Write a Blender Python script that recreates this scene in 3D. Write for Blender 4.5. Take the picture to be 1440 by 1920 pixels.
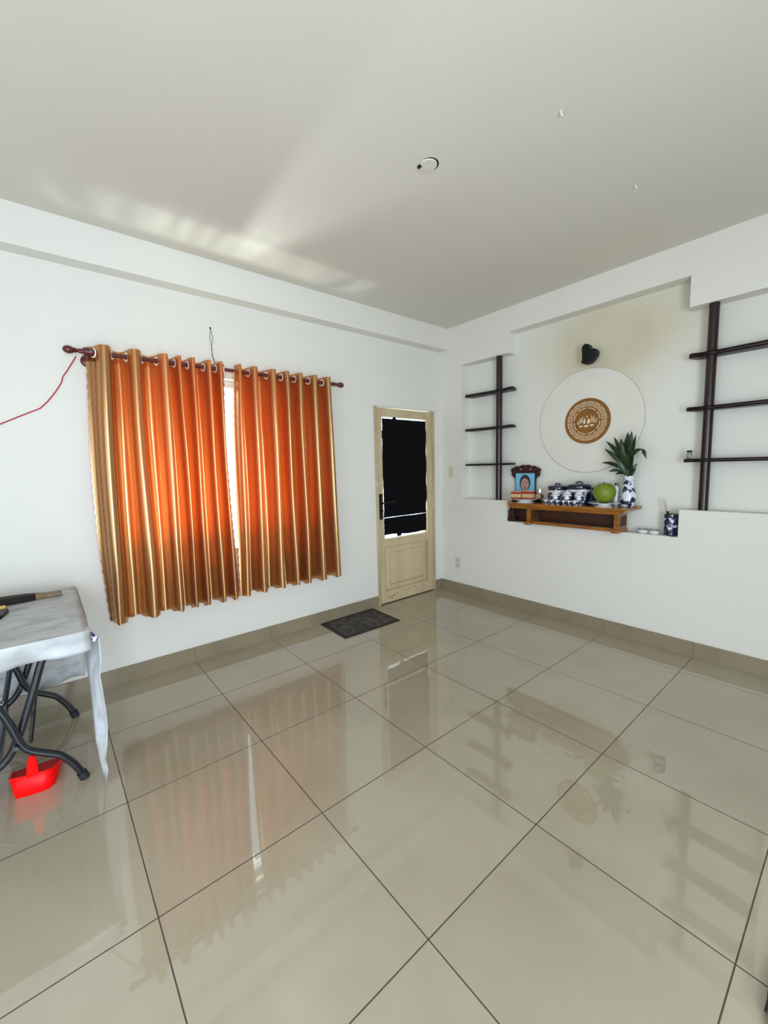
import bpy, bmesh, math, random
from mathutils import Vector, Matrix
random.seed(7)
PI = math.pi
S = bpy.context.scene
COL = S.collection
for o in list(bpy.data.objects):
    bpy.data.objects.remove(o)

# ------------------------------------------------------------------ camera
cd = bpy.data.cameras.new('camera'); cam = bpy.data.objects.new('camera', cd); COL.objects.link(cam)
cd.sensor_fit = 'HORIZONTAL'; cd.sensor_width = 36.0; cd.lens = 36.0 * 770.6 / 1440.0
cd.clip_start = 0.02; cd.clip_end = 200
R = Matrix(((0.7677447769, 0.0865520156, -0.6348832224),
            (-0.6402956895, 0.0660896792, -0.7652800692),
            (-0.0242773040, 0.9940527667, 0.1061588885)))
cam.matrix_world = Matrix.Translation((-3.474, -3.1671, 1.3951)) @ R.to_4x4()
S.camera = cam

# ------------------------------------------------------------------ look
S.view_settings.view_transform = 'Standard'
S.view_settings.look = 'None'
S.view_settings.exposure = 0.0
S.view_settings.gamma = 1.0
S.view_settings.use_curve_mapping = False

# ------------------------------------------------------------------ sky and daylight
W = bpy.data.worlds.new('sky'); S.world = W; W.use_nodes = True
bg = W.node_tree.nodes['Background']
bg.inputs[0].default_value = (0.80, 0.90, 1.0, 1); bg.inputs[1].default_value = 1.8

def area(name, loc, direction, sx, sy, energy, color, spread=180):
    l = bpy.data.lights.new(name, 'AREA'); l.shape = 'RECTANGLE'; l.size = sx; l.size_y = sy
    l.energy = energy; l.color = color; l.spread = math.radians(spread)
    o = bpy.data.objects.new(name, l); COL.objects.link(o)
    o.location = loc
    o.rotation_euler = Vector(direction).to_track_quat('-Z', 'Y').to_euler()
    return o
# daylight entering through the balcony door in the left wall, the window in the back wall,
# and light thrown up from the sunlit balcony outside the curtained window
area('daylight_left', (-4.78, -2.45, 1.25), (1, 0.0, 0.0), 1.7, 2.1, 16, (0.62, 0.78, 1.0))
area('daylight_back', (-3.7, -4.96, 1.2), (0.0, 1, 0.0), 1.5, 2.1, 142, (0.69, 0.82, 1.0))
area('daylight_window', (-3.1, 2.6, 3.6), (0.1, -1, -0.8), 3.0, 2.5, 105, (1.0, 0.96, 0.9))
area('daylight_balcony', (-2.60, 0.85, 0.10), (0.0, -0.3, 1.0), 0.5, 0.7, 190, (0.88, 0.95, 1.0))

# ------------------------------------------------------------------ materials
def lin(c):
    return tuple(((x / 255.0) / 12.92 if x / 255.0 <= 0.04045 else ((x / 255.0 + 0.055) / 1.055) ** 2.4) for x in c)

def mat(name, color, rough=0.5, metal=0.0, spec=0.5, var=0.0, vscale=8.0, bump=0.0, bscale=60.0, col2=None, coat=0.0, stretch=None):
    m = bpy.data.materials.new(name); m.use_nodes = True
    nt = m.node_tree; p = nt.nodes['Principled BSDF']
    p.inputs['Base Color'].default_value = (*color, 1); p.inputs['Roughness'].default_value = rough
    p.inputs['Metallic'].default_value = metal; p.inputs['Specular IOR Level'].default_value = spec
    p.inputs['Coat Weight'].default_value = coat; p.inputs['Coat Roughness'].default_value = 0.08
    tc = nt.nodes.new('ShaderNodeTexCoord')
    mp = nt.nodes.new('ShaderNodeMapping'); nt.links.new(tc.outputs['Object'], mp.inputs[0])
    if stretch: mp.inputs['Scale'].default_value = stretch
    if var > 0 or col2:
        n = nt.nodes.new('ShaderNodeTexNoise'); n.inputs['Scale'].default_value = vscale; n.inputs['Detail'].default_value = 5
        nt.links.new(mp.outputs[0], n.inputs['Vector'])
        r = nt.nodes.new('ShaderNodeValToRGB')
        a = color; b = col2 if col2 else tuple(c * (1 - var) for c in color)
        r.color_ramp.elements[0].position = 0.35; r.color_ramp.elements[0].color = (*b, 1)
        r.color_ramp.elements[1].position = 0.65; r.color_ramp.elements[1].color = (*a, 1)
        nt.links.new(n.outputs['Fac'], r.inputs[0]); nt.links.new(r.outputs[0], p.inputs['Base Color'])
    if bump > 0:
        n2 = nt.nodes.new('ShaderNodeTexNoise'); n2.inputs['Scale'].default_value = bscale; n2.inputs['Detail'].default_value = 4
        nt.links.new(mp.outputs[0], n2.inputs['Vector'])
        b = nt.nodes.new('ShaderNodeBump'); b.inputs['Strength'].default_value = bump; b.inputs['Distance'].default_value = 0.01
        nt.links.new(n2.outputs['Fac'], b.inputs['Height']); nt.links.new(b.outputs[0], p.inputs['Normal'])
    return m

M_wall = mat('wall_paint', (0.79, 0.765, 0.685), 0.62, var=0.025, vscale=1.6, bump=0.05, bscale=40)
M_ceil = mat('ceiling_paint', (0.72, 0.672, 0.575), 0.7, var=0.03, vscale=1.2)
M_base = mat('baseboard_tile', (0.29, 0.235, 0.15), 0.18, var=0.12, vscale=5)
M_door = mat('painted_door_wood', (0.62, 0.50, 0.31), 0.5, col2=(0.52, 0.40, 0.23), vscale=5, stretch=(1, 1, 0.3))
M_doorf = mat('painted_frame_wood', (0.55, 0.45, 0.27), 0.5, col2=(0.42, 0.33, 0.18), vscale=6, stretch=(1, 1, 0.3))
M_black = mat('black_plastic', (0.004, 0.004, 0.005), 0.45, spec=0.3)
M_sheet = mat('black_sheet', (0.004, 0.004, 0.005), 0.9, spec=0.1)
M_mahog = mat('dark_mahogany', (0.024, 0.008, 0.009), 0.22, var=0.4, vscale=12, stretch=(4, 4, 0.6))
M_mshelf = mat('shelf_wood', (0.018, 0.008, 0.008), 0.4, spec=0.3, var=0.3, vscale=12)
M_rod = mat('rod_wood', (0.11, 0.018, 0.016), 0.25)
M_altar = mat('altar_wood', (0.36, 0.13, 0.012), 0.28, col2=(0.22, 0.07, 0.007), vscale=5, stretch=(8, 1, 8), coat=0.4)
M_altard = mat('altar_back_wood', (0.06, 0.018, 0.005), 0.4, var=0.3, vscale=10)
M_frame = mat('carved_rosewood', (0.035, 0.006, 0.004), 0.25, bump=0.6, bscale=45)
M_white = mat('white_porcelain', (0.78, 0.79, 0.78), 0.12, coat=0.5)
M_ivory = mat('ivory_plastic', (0.66, 0.63, 0.45), 0.4)
M_grayp = mat('pale_plastic', (0.60, 0.60, 0.54), 0.4)
M_eye = mat('cream_plastic_ring', (0.85, 0.79, 0.66), 0.25)
M_brown = mat('medallion_brown', (0.29, 0.11, 0.012), 0.4, var=0.25, vscale=9)
M_inlay = mat('medallion_inlay', (0.80, 0.63, 0.42), 0.5)
M_green = mat('pomelo_skin', (0.19, 0.27, 0.012), 0.38, var=0.25, vscale=30, bump=0.35, bscale=160)
M_leaf = mat('leaf_green', (0.014, 0.045, 0.013), 0.32, var=0.4, vscale=25)
M_stalk = mat('stalk_green', (0.12, 0.22, 0.05), 0.4)
M_red = mat('red_plastic', (1.0, 0.001, 0.001), 0.4, spec=0.2)
M_steel = mat('dark_blue_grey_steel', (0.007, 0.010, 0.014), 0.25, coat=0.5)
M_rub = mat('black_rubber', (0.015, 0.017, 0.02), 0.6)
M_cable = mat('red_cable', (0.50, 0.02, 0.05), 0.4)
M_wire = mat('brown_wire', (0.12, 0.06, 0.05), 0.5)
M_hole = mat('dark_hole', (0.004, 0.004, 0.004), 0.9)
M_matb = mat('mat_border', (0.012, 0.011, 0.010), 0.7)
M_matc = mat('mat_weave', (0.10, 0.085, 0.070), 0.9, col2=(0.03, 0.026, 0.022), vscale=14, bump=0.8, bscale=220)
M_gold = mat('pale_brass', (0.62, 0.52, 0.30), 0.3, metal=0.6)
M_stickd = mat('dark_stained_wood', (0.014, 0.006, 0.003), 0.6, spec=0.2, var=0.4, vscale=20)
M_stickl = mat('raw_handle_wood', (0.22, 0.14, 0.065), 0.5, var=0.3, vscale=20)
M_yel = mat('yellow_plastic', (0.80, 0.50, 0.03), 0.35)
M_concrete = mat('balcony_tile', (0.55, 0.52, 0.47), 0.8)
M_alum = mat('window_frame_paint', (0.62, 0.62, 0.60), 0.4)
M_incense = mat('joss_stick', (0.55, 0.45, 0.25), 0.8)
M_skin = mat('photo_skin', (0.48, 0.27, 0.20), 0.6)
M_hair = mat('photo_hair', (0.03, 0.022, 0.03), 0.6)
M_blue = mat('photo_blue', (0.18, 0.52, 0.72), 0.35)
M_lip = mat('photo_lips', (0.35, 0.10, 0.09), 0.6)
M_shirt = mat('photo_shirt', (0.50, 0.36, 0.34), 0.6)
M_packr = mat('wrapper_red', (0.42, 0.03, 0.02), 0.35, var=0.3, vscale=60)
M_packc = mat('wrapper_cream', (0.66, 0.50, 0.27), 0.45, col2=(0.55, 0.30, 0.14), vscale=40)
M_bun = mat('bun_crust', (0.50, 0.33, 0.17), 0.6, var=0.3, vscale=30)
M_grey = mat('light_grey_label', (0.40, 0.41, 0.40), 0.5, col2=(0.08, 0.08, 0.09), vscale=90)

def glass_mat():
    m = bpy.data.materials.new('clear_glass'); m.use_nodes = True; nt = m.node_tree; nt.nodes.clear()
    out = nt.nodes.new('ShaderNodeOutputMaterial'); mx = nt.nodes.new('ShaderNodeMixShader')
    t = nt.nodes.new('ShaderNodeBsdfTransparent'); g = nt.nodes.new('ShaderNodeBsdfGlossy'); g.inputs['Roughness'].default_value = 0.03
    lw = nt.nodes.new('ShaderNodeLayerWeight'); lw.inputs['Blend'].default_value = 0.5
    pw = nt.nodes.new('ShaderNodeMath'); pw.operation = 'POWER'; pw.inputs[1].default_value = 5.0
    f = nt.nodes.new('ShaderNodeMath'); f.operation = 'MULTIPLY_ADD'; f.inputs[1].default_value = 0.8; f.inputs[2].default_value = 0.02
    nt.links.new(lw.outputs['Facing'], pw.inputs[0]); nt.links.new(pw.outputs[0], f.inputs[0])
    t.inputs[0].default_value = (0.96, 0.98, 0.97, 1)
    nt.links.new(f.outputs[0], mx.inputs[0]); nt.links.new(t.outputs[0], mx.inputs[1]); nt.links.new(g.outputs[0], mx.inputs[2])
    nt.links.new(mx.outputs[0], out.inputs[0]); return m
M_glass = glass_mat()

def flame_mat():
    m = bpy.data.materials.new('lamp_flame'); m.use_nodes = True; nt = m.node_tree
    p = nt.nodes['Principled BSDF']; p.inputs['Base Color'].default_value = (1, .8, .5, 1)
    p.inputs['Emission Color'].default_value = (1.0, 0.72, 0.38, 1); p.inputs['Emission Strength'].default_value = 3.0
    return m
M_flame = flame_mat()

def floor_mat():
    m = bpy.data.materials.new('polished_floor_tile'); m.use_nodes = True; nt = m.node_tree; N = nt.nodes; L = nt.links
    p = N['Principled BSDF']
    tc = N.new('ShaderNodeTexCoord'); sp = N.new('ShaderNodeSeparateXYZ'); L.new(tc.outputs['Object'], sp.inputs[0])
    def line(axis, off):
        a = N.new('ShaderNodeMath'); a.operation = 'ADD'; L.new(sp.outputs[axis], a.inputs[0]); a.inputs[1].default_value = off + 60.0
        d = N.new('ShaderNodeMath'); d.operation = 'DIVIDE'; L.new(a.outputs[0], d.inputs[0]); d.inputs[1].default_value = 0.6
        f = N.new('ShaderNodeMath'); f.operation = 'FRACT'; L.new(d.outputs[0], f.inputs[0])
        s = N.new('ShaderNodeMath'); s.operation = 'SUBTRACT'; L.new(f.outputs[0], s.inputs[0]); s.inputs[1].default_value = 0.5
        b = N.new('ShaderNodeMath'); b.operation = 'ABSOLUTE'; L.new(s.outputs[0], b.inputs[0])
        g = N.new('ShaderNodeMath'); g.operation = 'GREATER_THAN'; L.new(b.outputs[0], g.inputs[0]); g.inputs[1].default_value = 0.5 - 0.0021 / 0.6
        fl = N.new('ShaderNodeMath'); fl.operation = 'FLOOR'; L.new(d.outputs[0], fl.inputs[0])
        return g, fl
    gx, fx = line('X', 0.9076); gy, fy = line('Y', 0.6013)
    mx = N.new('ShaderNodeMath'); mx.operation = 'MAXIMUM'; L.new(gx.outputs[0], mx.inputs[0]); L.new(gy.outputs[0], mx.inputs[1])
    n = N.new('ShaderNodeTexNoise'); n.inputs['Scale'].default_value = 2.2; n.inputs['Detail'].default_value = 6; L.new(tc.outputs['Object'], n.inputs['Vector'])
    r = N.new('ShaderNodeValToRGB'); r.color_ramp.elements[0].position = 0.3; r.color_ramp.elements[0].color = (0.365, 0.315, 0.215, 1)
    r.color_ramp.elements[1].position = 0.7; r.color_ramp.elements[1].color = (0.420, 0.368, 0.262, 1)
    L.new(n.outputs['Fac'], r.inputs[0])
    # per tile tone
    cb = N.new('ShaderNodeCombineXYZ'); L.new(fx.outputs[0], cb.inputs[0]); L.new(fy.outputs[0], cb.inputs[1])
    wn = N.new('ShaderNodeTexWhiteNoise'); L.new(cb.outputs[0], wn.inputs['Vector'])
    mr = N.new('ShaderNodeMapRange'); mr.inputs['To Min'].default_value = 0.96; mr.inputs['To Max'].default_value = 1.04; L.new(wn.outputs['Value'], mr.inputs['Value'])
    vm = N.new('ShaderNodeVectorMath'); vm.operation = 'SCALE'; L.new(r.outputs[0], vm.inputs[0]); L.new(mr.outputs[0], vm.inputs['Scale'])
    # scattered scuffs
    n3 = N.new('ShaderNodeTexNoise'); n3.inputs['Scale'].default_value = 7; n3.inputs['Detail'].default_value = 3; L.new(tc.outputs['Object'], n3.inputs['Vector'])
    r3 = N.new('ShaderNodeValToRGB'); r3.color_ramp.elements[0].position = 0.74; r3.color_ramp.elements[0].color = (0, 0, 0, 1)
    r3.color_ramp.elements[1].position = 0.80; r3.color_ramp.elements[1].color = (0.35, 0.35, 0.35, 1); L.new(n3.outputs['Fac'], r3.inputs[0])
    m1 = N.new('ShaderNodeMix'); m1.data_type = 'RGBA'; L.new(r3.outputs[0], m1.inputs[0]); L.new(vm.outputs[0], m1.inputs[6]); m1.inputs[7].default_value = (0.22, 0.18, 0.12, 1)
    m2 = N.new('ShaderNodeMix'); m2.data_type = 'RGBA'; L.new(mx.outputs[0], m2.inputs[0]); L.new(m1.outputs[2], m2.inputs[6]); m2.inputs[7].default_value = (0.055, 0.035, 0.018, 1)
    L.new(m2.outputs[2], p.inputs['Base Color'])
    rr = N.new('ShaderNodeMath'); rr.operation = 'MULTIPLY_ADD'; L.new(mx.outputs[0], rr.inputs[0]); rr.inputs[1].default_value = 0.6
    rn = N.new('ShaderNodeMapRange'); rn.inputs['To Min'].default_value = 0.015; rn.inputs['To Max'].default_value = 0.035; L.new(n.outputs['Fac'], rn.inputs['Value'])
    L.new(rn.outputs[0], rr.inputs[2]); L.new(rr.outputs[0], p.inputs['Roughness'])
    p.inputs['IOR'].default_value = 1.55; p.inputs['Specular IOR Level'].default_value = 0.95
    b = N.new('ShaderNodeBump'); b.inputs['Strength'].default_value = 0.004; b.inputs['Distance'].default_value = 0.02
    nb = N.new('ShaderNodeTexNoise'); nb.inputs['Scale'].default_value = 5; L.new(tc.outputs['Object'], nb.inputs['Vector'])
    L.new(nb.outputs['Fac'], b.inputs['Height']); L.new(b.outputs[0], p.inputs['Normal'])
    return m
M_floor = floor_mat()

def niche_mat():
    """wall paint with the brownish incense-smoke stain around the heart lamp, and patchy wear"""
    m = mat('smoke_stained_paint', (0.78, 0.765, 0.69), 0.65); nt = m.node_tree; N = nt.nodes; L = nt.links; p = N['Principled BSDF']
    g = N.new('ShaderNodeTexCoord')
    def blob(y, z, ry, rz):
        mp = N.new('ShaderNodeMapping'); mp.vector_type = 'POINT'
        mp.inputs['Location'].default_value = (0, -y / ry, -z / rz); mp.inputs['Scale'].default_value = (0, 1 / ry, 1 / rz)
        L.new(g.outputs['Object'], mp.inputs[0])
        ln = N.new('ShaderNodeVectorMath'); ln.operation = 'LENGTH'; L.new(mp.outputs[0], ln.inputs[0])
        mr = N.new('ShaderNodeMapRange'); mr.inputs['From Min'].default_value = 0.1; mr.inputs['From Max'].default_value = 1.0
        mr.inputs['To Min'].default_value = 1; mr.inputs['To Max'].default_value = 0; mr.interpolation_type = 'SMOOTHSTEP'
        L.new(ln.outputs['Value'], mr.inputs['Value']); return mr
    b1 = blob(-1.75, 2.42, 0.95, 0.60); b2 = blob(-1.6, 1.95, 0.6, 0.9)
    ad = N.new('ShaderNodeMath'); ad.operation = 'MULTIPLY_ADD'; L.new(b2.outputs[0], ad.inputs[0]); ad.inputs[1].default_value = 0.55; L.new(b1.outputs[0], ad.inputs[2]); ad.use_clamp = True
    n = N.new('ShaderNodeTexNoise'); n.inputs['Scale'].default_value = 2.5; n.inputs['Detail'].default_value = 5; L.new(g.outputs['Object'], n.inputs['Vector'])
    nm = N.new('ShaderNodeMapRange'); nm.inputs['From Min'].default_value = 0.3; nm.inputs['From Max'].default_value = 0.7; L.new(n.outputs['Fac'], nm.inputs['Value'])
    nm.inputs['To Min'].default_value = 0.65
    mu = N.new('ShaderNodeMath'); mu.operation = 'MULTIPLY'; L.new(ad.outputs[0], mu.inputs[0]); L.new(nm.outputs[0], mu.inputs[1])
    mx = N.new('ShaderNodeMix'); mx.data_type = 'RGBA'; L.new(mu.outputs[0], mx.inputs[0])
    mx.inputs[6].default_value = (0.78, 0.765, 0.68, 1); mx.inputs[7].default_value = (0.62, 0.555, 0.38, 1)
    L.new(mx.outputs[2], p.inputs['Base Color']); return m
M_niche = niche_mat()

def curtain_mat():
    m = bpy.data.materials.new('gold_satin'); m.use_nodes = True; nt = m.node_tree; N = nt.nodes; L = nt.links
    p = N['Principled BSDF']; out = N['Material Output']
    p.inputs['Base Color'].default_value = (0.52, 0.315, 0.135, 1); p.inputs['Roughness'].default_value = 0.25
    p.inputs['Metallic'].default_value = 0.85; p.inputs['Specular IOR Level'].default_value = 0.5
    tr = N.new('ShaderNodeBsdfTranslucent'); tr.inputs[0].default_value = (0.85, 0.080, 0.005, 1)
    mx = N.new('ShaderNodeMixShader'); mx.inputs[0].default_value = 0.20
    tc = N.new('ShaderNodeTexCoord'); mp = N.new('ShaderNodeMapping'); mp.inputs['Scale'].default_value = (4, 4, 500); L.new(tc.outputs['Object'], mp.inputs[0])
    n = N.new('ShaderNodeTexNoise'); n.inputs['Scale'].default_value = 1.0; L.new(mp.outputs[0], n.inputs['Vector'])
    b = N.new('ShaderNodeBump'); b.inputs['Strength'].default_value = 0.03; b.inputs['Distance'].default_value = 0.002
    L.new(n.outputs['Fac'], b.inputs['Height']); L.new(b.outputs[0], p.inputs['Normal'])
    L.new(p.outputs[0], mx.inputs[1]); L.new(tr.outputs[0], mx.inputs[2]); L.new(mx.outputs[0], out.inputs[0])
    return m
M_curt = curtain_mat()

def cloth_mat():
    m = bpy.data.materials.new('marbled_vinyl'); m.use_nodes = True; nt = m.node_tree; N = nt.nodes; L = nt.links
    p = N['Principled BSDF']; out = N['Material Output']; p.inputs['Roughness'].default_value = 0.35
    tc = N.new('ShaderNodeTexCoord'); mp = N.new('ShaderNodeMapping'); mp.inputs['Scale'].default_value = (3.5, 11, 5); L.new(tc.outputs['Object'], mp.inputs[0])
    n = N.new('ShaderNodeTexNoise'); n.inputs['Scale'].default_value = 1.0; n.inputs['Detail'].default_value = 7; n.inputs['Distortion'].default_value = 1.6
    L.new(mp.outputs[0], n.inputs['Vector'])
    r = N.new('ShaderNodeValToRGB'); r.color_ramp.elements[0].position = 0.33; r.color_ramp.elements[0].color = (0.52, 0.51, 0.48, 1)
    r.color_ramp.elements[1].position = 0.55; r.color_ramp.elements[1].color = (0.80, 0.81, 0.80, 1)
    L.new(n.outputs['Fac'], r.inputs[0]); L.new(r.outputs[0], p.inputs['Base Color'])
    tr = N.new('ShaderNodeBsdfTranslucent'); tr.inputs[0].default_value = (0.55, 0.62, 0.68, 1)
    mx = N.new('ShaderNodeMixShader'); mx.inputs[0].default_value = 0.35
    L.new(p.outputs[0], mx.inputs[1]); L.new(tr.outputs[0], mx.inputs[2]); L.new(mx.outputs[0], out.inputs[0]); return m
M_cloth = cloth_mat()

def blue_white(name, scale, thr, dark=(0.008, 0.015, 0.060)):
    m = bpy.data.materials.new(name); m.use_nodes = True; nt = m.node_tree; N = nt.nodes; L = nt.links
    p = N['Principled BSDF']; p.inputs['Roughness'].default_value = 0.15; p.inputs['Coat Weight'].default_value = 0.5
    tc = N.new('ShaderNodeTexCoord'); n = N.new('ShaderNodeTexNoise'); n.inputs['Scale'].default_value = scale; n.inputs['Detail'].default_value = 2.5
    n.inputs['Distortion'].default_value = 0.6; L.new(tc.outputs['Object'], n.inputs['Vector'])
    r = N.new('ShaderNodeValToRGB'); r.color_ramp.elements[0].position = thr; r.color_ramp.elements[0].color = (*dark, 1)
    r.color_ramp.elements[1].position = thr + 0.035; r.color_ramp.elements[1].color = (0.72, 0.75, 0.80, 1)
    L.new(n.outputs['Fac'], r.inputs[0]); L.new(r.outputs[0], p.inputs['Base Color']); return m
M_bw = blue_white('blue_white_porcelain', 22, 0.50)
M_bwd = blue_white('dark_blue_porcelain', 26, 0.56)
M_bws = blue_white('fine_blue_white_porcelain', 45, 0.47)
M_bwv = blue_white('vase_blue_white', 20, 0.45)
M_navy = mat('navy_glaze', (0.006, 0.010, 0.035), 0.15, coat=0.5)

# ------------------------------------------------------------------ mesh helpers
class MB:
    def __init__(s): s.bm = bmesh.new()
    def box(s, x0, x1, y0, y1, z0, z1, bev=0.0, rot=None, at=None):
        c = Vector(((x0 + x1) / 2, (y0 + y1) / 2, (z0 + z1) / 2))
        mtx = Matrix.Diagonal((abs(x1 - x0), abs(y1 - y0), abs(z1 - z0), 1))
        g = bmesh.ops.create_cube(s.bm, size=1.0, matrix=mtx)
        vs = g['verts']
        if bev > 0:
            es = list({e for v in vs for e in v.link_edges})
            r = bmesh.ops.bevel(s.bm, geom=es, offset=bev, segments=2, affect='EDGES', profile=0.5)
            vs = list({v for f in r['faces'] for v in f.verts} | {v for v in vs if v.is_valid})
        if rot is not None: bmesh.ops.transform(s.bm, matrix=rot, verts=vs)
        bmesh.ops.translate(s.bm, vec=(at if at is not None else c), verts=vs)
        return s
    def tube(s, pts, rad, seg=10, cap=True, flat=None):
        pts = [Vector(p) for p in pts]; n = len(pts)
        rs = rad if isinstance(rad, (list, tuple)) else [rad] * n
        rings = []; prev = None
        for i, p in enumerate(pts):
            t = (pts[min(i + 1, n - 1)] - pts[max(i - 1, 0)]).normalized()
            if prev is None:
                a = Vector((0, 0, 1)) if abs(t.z) < 0.9 else Vector((0, 1, 0))
                u = t.cross(a).normalized()
            else:
                u = (prev - t * prev.dot(t)).normalized()
            v = t.cross(u); prev = u
            ring = []
            for k in range(seg):
                an = 2 * PI * k / seg
                w = u * math.cos(an) * rs[i] + v * math.sin(an) * rs[i]
                if flat: w = Vector((w.x * flat[0], w.y * flat[1], w.z * flat[2]))
                ring.append(s.bm.verts.new(p + w))
            rings.append(ring)
        for a, b in zip(rings, rings[1:]):
            for k in range(seg):
                s.bm.faces.new((a[k], a[(k + 1) % seg], b[(k + 1) % seg], b[k]))
        if cap:
            s.bm.faces.new(rings[0][::-1]); s.bm.faces.new(rings[-1])
        return s
    def lathe(s, prof, c=(0, 0, 0), seg=28, axis='z'):
        """prof: (r, h) pairs along the axis"""
        rings = []
        for r, h in prof:
            if r < 1e-5:
                ring = [s.bm.verts.new(s._ax(0, 0, h, c, axis))]
            else:
                ring = [s.bm.verts.new(s._ax(r * math.cos(2 * PI * k / seg), r * math.sin(2 * PI * k / seg), h, c, axis)) for k in range(seg)]
            rings.append(ring)
        for a, b in zip(rings, rings[1:]):
            if len(a) == 1 and len(b) == 1: continue
            for k in range(seg):
                k2 = (k + 1) % seg
                if len(a) == 1: s.bm.faces.new((a[0], b[k], b[k2]))
                elif len(b) == 1: s.bm.faces.new((a[k], a[k2], b[0]))
                else: s.bm.faces.new((a[k], a[k2], b[k2], b[k]))
        return s
    def _ax(s, a, b, h, c, axis):
        if axis == 'z': v = (a, b, h)
        elif axis == 'x': v = (h, a, b)
        else: v = (a, h, b)
        return Vector(v) + Vector(c)
    def torus(s, c, normal, R_, r_, seg=20, ss=8):
        n = Vector(normal).normalized(); a = Vector((0, 0, 1)) if abs(n.z) < 0.9 else Vector((1, 0, 0))
        u = n.cross(a).normalized(); v = n.cross(u); rings = []
        for i in range(seg):
            an = 2 * PI * i / seg; d = u * math.cos(an) + v * math.sin(an)
            rings.append([s.bm.verts.new(Vector(c) + d * (R_ + r_ * math.cos(2 * PI * j / ss)) + n * (r_ * math.sin(2 * PI * j / ss))) for j in range(ss)])
        for i in range(seg):
            A, B = rings[i], rings[(i + 1) % seg]
            for j in range(ss): s.bm.faces.new((A[j], A[(j + 1) % ss], B[(j + 1) % ss], B[j]))
        return s
    def grid(s, rows):
        g = [[s.bm.verts.new(p) for p in r] for r in rows]
        for a, b in zip(g, g[1:]):
            for k in range(len(a) - 1): s.bm.faces.new((a[k], a[k + 1], b[k + 1], b[k]))
        return s
    def prism(s, outlines, x0, x1, plane='yz'):
        """solid between x0 and x1 of a filled set of closed outlines (inner outlines are holes); outline points are (y, z) or (x, y)"""
        cu = bpy.data.curves.new('tmp', 'CURVE'); cu.dimensions = '2D'; cu.fill_mode = 'BOTH'
        cu.extrude = abs(x1 - x0) / 2
        for ol in outlines:
            sp = cu.splines.new('POLY'); sp.points.add(len(ol) - 1); sp.use_cyclic_u = True
            for p, q in zip(sp.points, ol): p.co = (q[0], q[1], 0, 1)
        ob = bpy.data.objects.new('tmp', cu); COL.objects.link(ob)
        dg = bpy.context.evaluated_depsgraph_get(); me = bpy.data.meshes.new_from_object(ob.evaluated_get(dg))
        mid = (x0 + x1) / 2
        if plane == 'yz': T = Matrix(((0, 0, 1, mid), (1, 0, 0, 0), (0, 1, 0, 0), (0, 0, 0, 1)))
        elif plane == 'xz': T = Matrix(((1, 0, 0, 0), (0, 0, -1, mid), (0, 1, 0, 0), (0, 0, 0, 1)))
        else: T = Matrix.Translation((0, 0, mid))
        me.transform(T); s.bm.from_mesh(me)
        bpy.data.objects.remove(ob); bpy.data.curves.remove(cu); bpy.data.meshes.remove(me)
        return s
    def build(s, name, material, parent=None, smooth=False, origin=None, angle=40, bevel=0.0, merge=True):
        if merge: bmesh.ops.remove_doubles(s.bm, verts=s.bm.verts, dist=1e-5)
        bmesh.ops.recalc_face_normals(s.bm, faces=s.bm.faces)
        if origin is None and parent is None:
            xs = [v.co for v in s.bm.verts]
            mn = Vector((min(v.x for v in xs), min(v.y for v in xs), min(v.z for v in xs))); mx = Vector((max(v.x for v in xs), max(v.y for v in xs), max(v.z for v in xs)))
            origin = Vector(((mn.x + mx.x) / 2, (mn.y + mx.y) / 2, mn.z))
        if parent is not None:
            w = Vector((0, 0, 0)); q = parent
            while q is not None: w += q.location; q = q.parent
            origin = w
        origin = Vector(origin)
        bmesh.ops.translate(s.bm, vec=-origin, verts=s.bm.verts)
        me = bpy.data.meshes.new(name); s.bm.to_mesh(me); s.bm.free()
        me.materials.append(material)
        if smooth:
            for p in me.polygons: p.use_smooth = True
            me.set_sharp_from_angle(angle=math.radians(angle))
        o = bpy.data.objects.new(name, me); COL.objects.link(o)
        if parent is not None: o.parent = parent
        else: o.location = origin
        if bevel:
            b = o.modifiers.new('bevel', 'BEVEL'); b.width = bevel; b.segments = 2; b.limit_method = 'ANGLE'
        return o

def tag(o, label, cat, group=None, kind=None):
    if label: o['label'] = label
    if cat: o['category'] = cat
    if group: o['group'] = group
    if kind: o['kind'] = kind
    return o
def struct(o): o['kind'] = 'structure'; return o
def thing(name, label, cat, loc, group=None):
    o = bpy.data.objects.new(name, None); COL.objects.link(o); o.location = loc; o.empty_display_size = 0.1
    return tag(o, label, cat, group)
O0 = (0, 0, 0)

# ------------------------------------------------------------------ room shell
H = 2.853; XL = -4.66; YB = -4.8
NB = 0.12                      # niche depth
# floor and ceiling
struct(MB().box(XL - .2, NB + .2, YB - .2, 0.2, -0.12, 0).build('floor', M_floor, origin=O0))
struct(MB().box(XL - .2, NB + .2, YB - .2, 0.2, H, H + 0.12).build('ceiling', M_ceil, origin=O0))
# front wall with window and door openings
WX0, WX1, WZ0, WZ1 = -3.06, -1.66, 0.74, 2.085
DX0, DX1, DZ1 = -0.950, -0.104, 1.998
b = MB()
b.box(XL, WX0, 0, 0.2, 0, H); b.box(WX0, WX1, 0, 0.2, 0, WZ0); b.box(WX0, WX1, 0, 0.2, WZ1, H)
b.box(WX1, DX0, 0, 0.2, 0, H); b.box(DX0, DX1, 0, 0.2, DZ1, H); b.box(DX1, NB + .2, 0, 0.2, 0, H)
struct(b.build('wall_front', M_wall, origin=O0))
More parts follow.
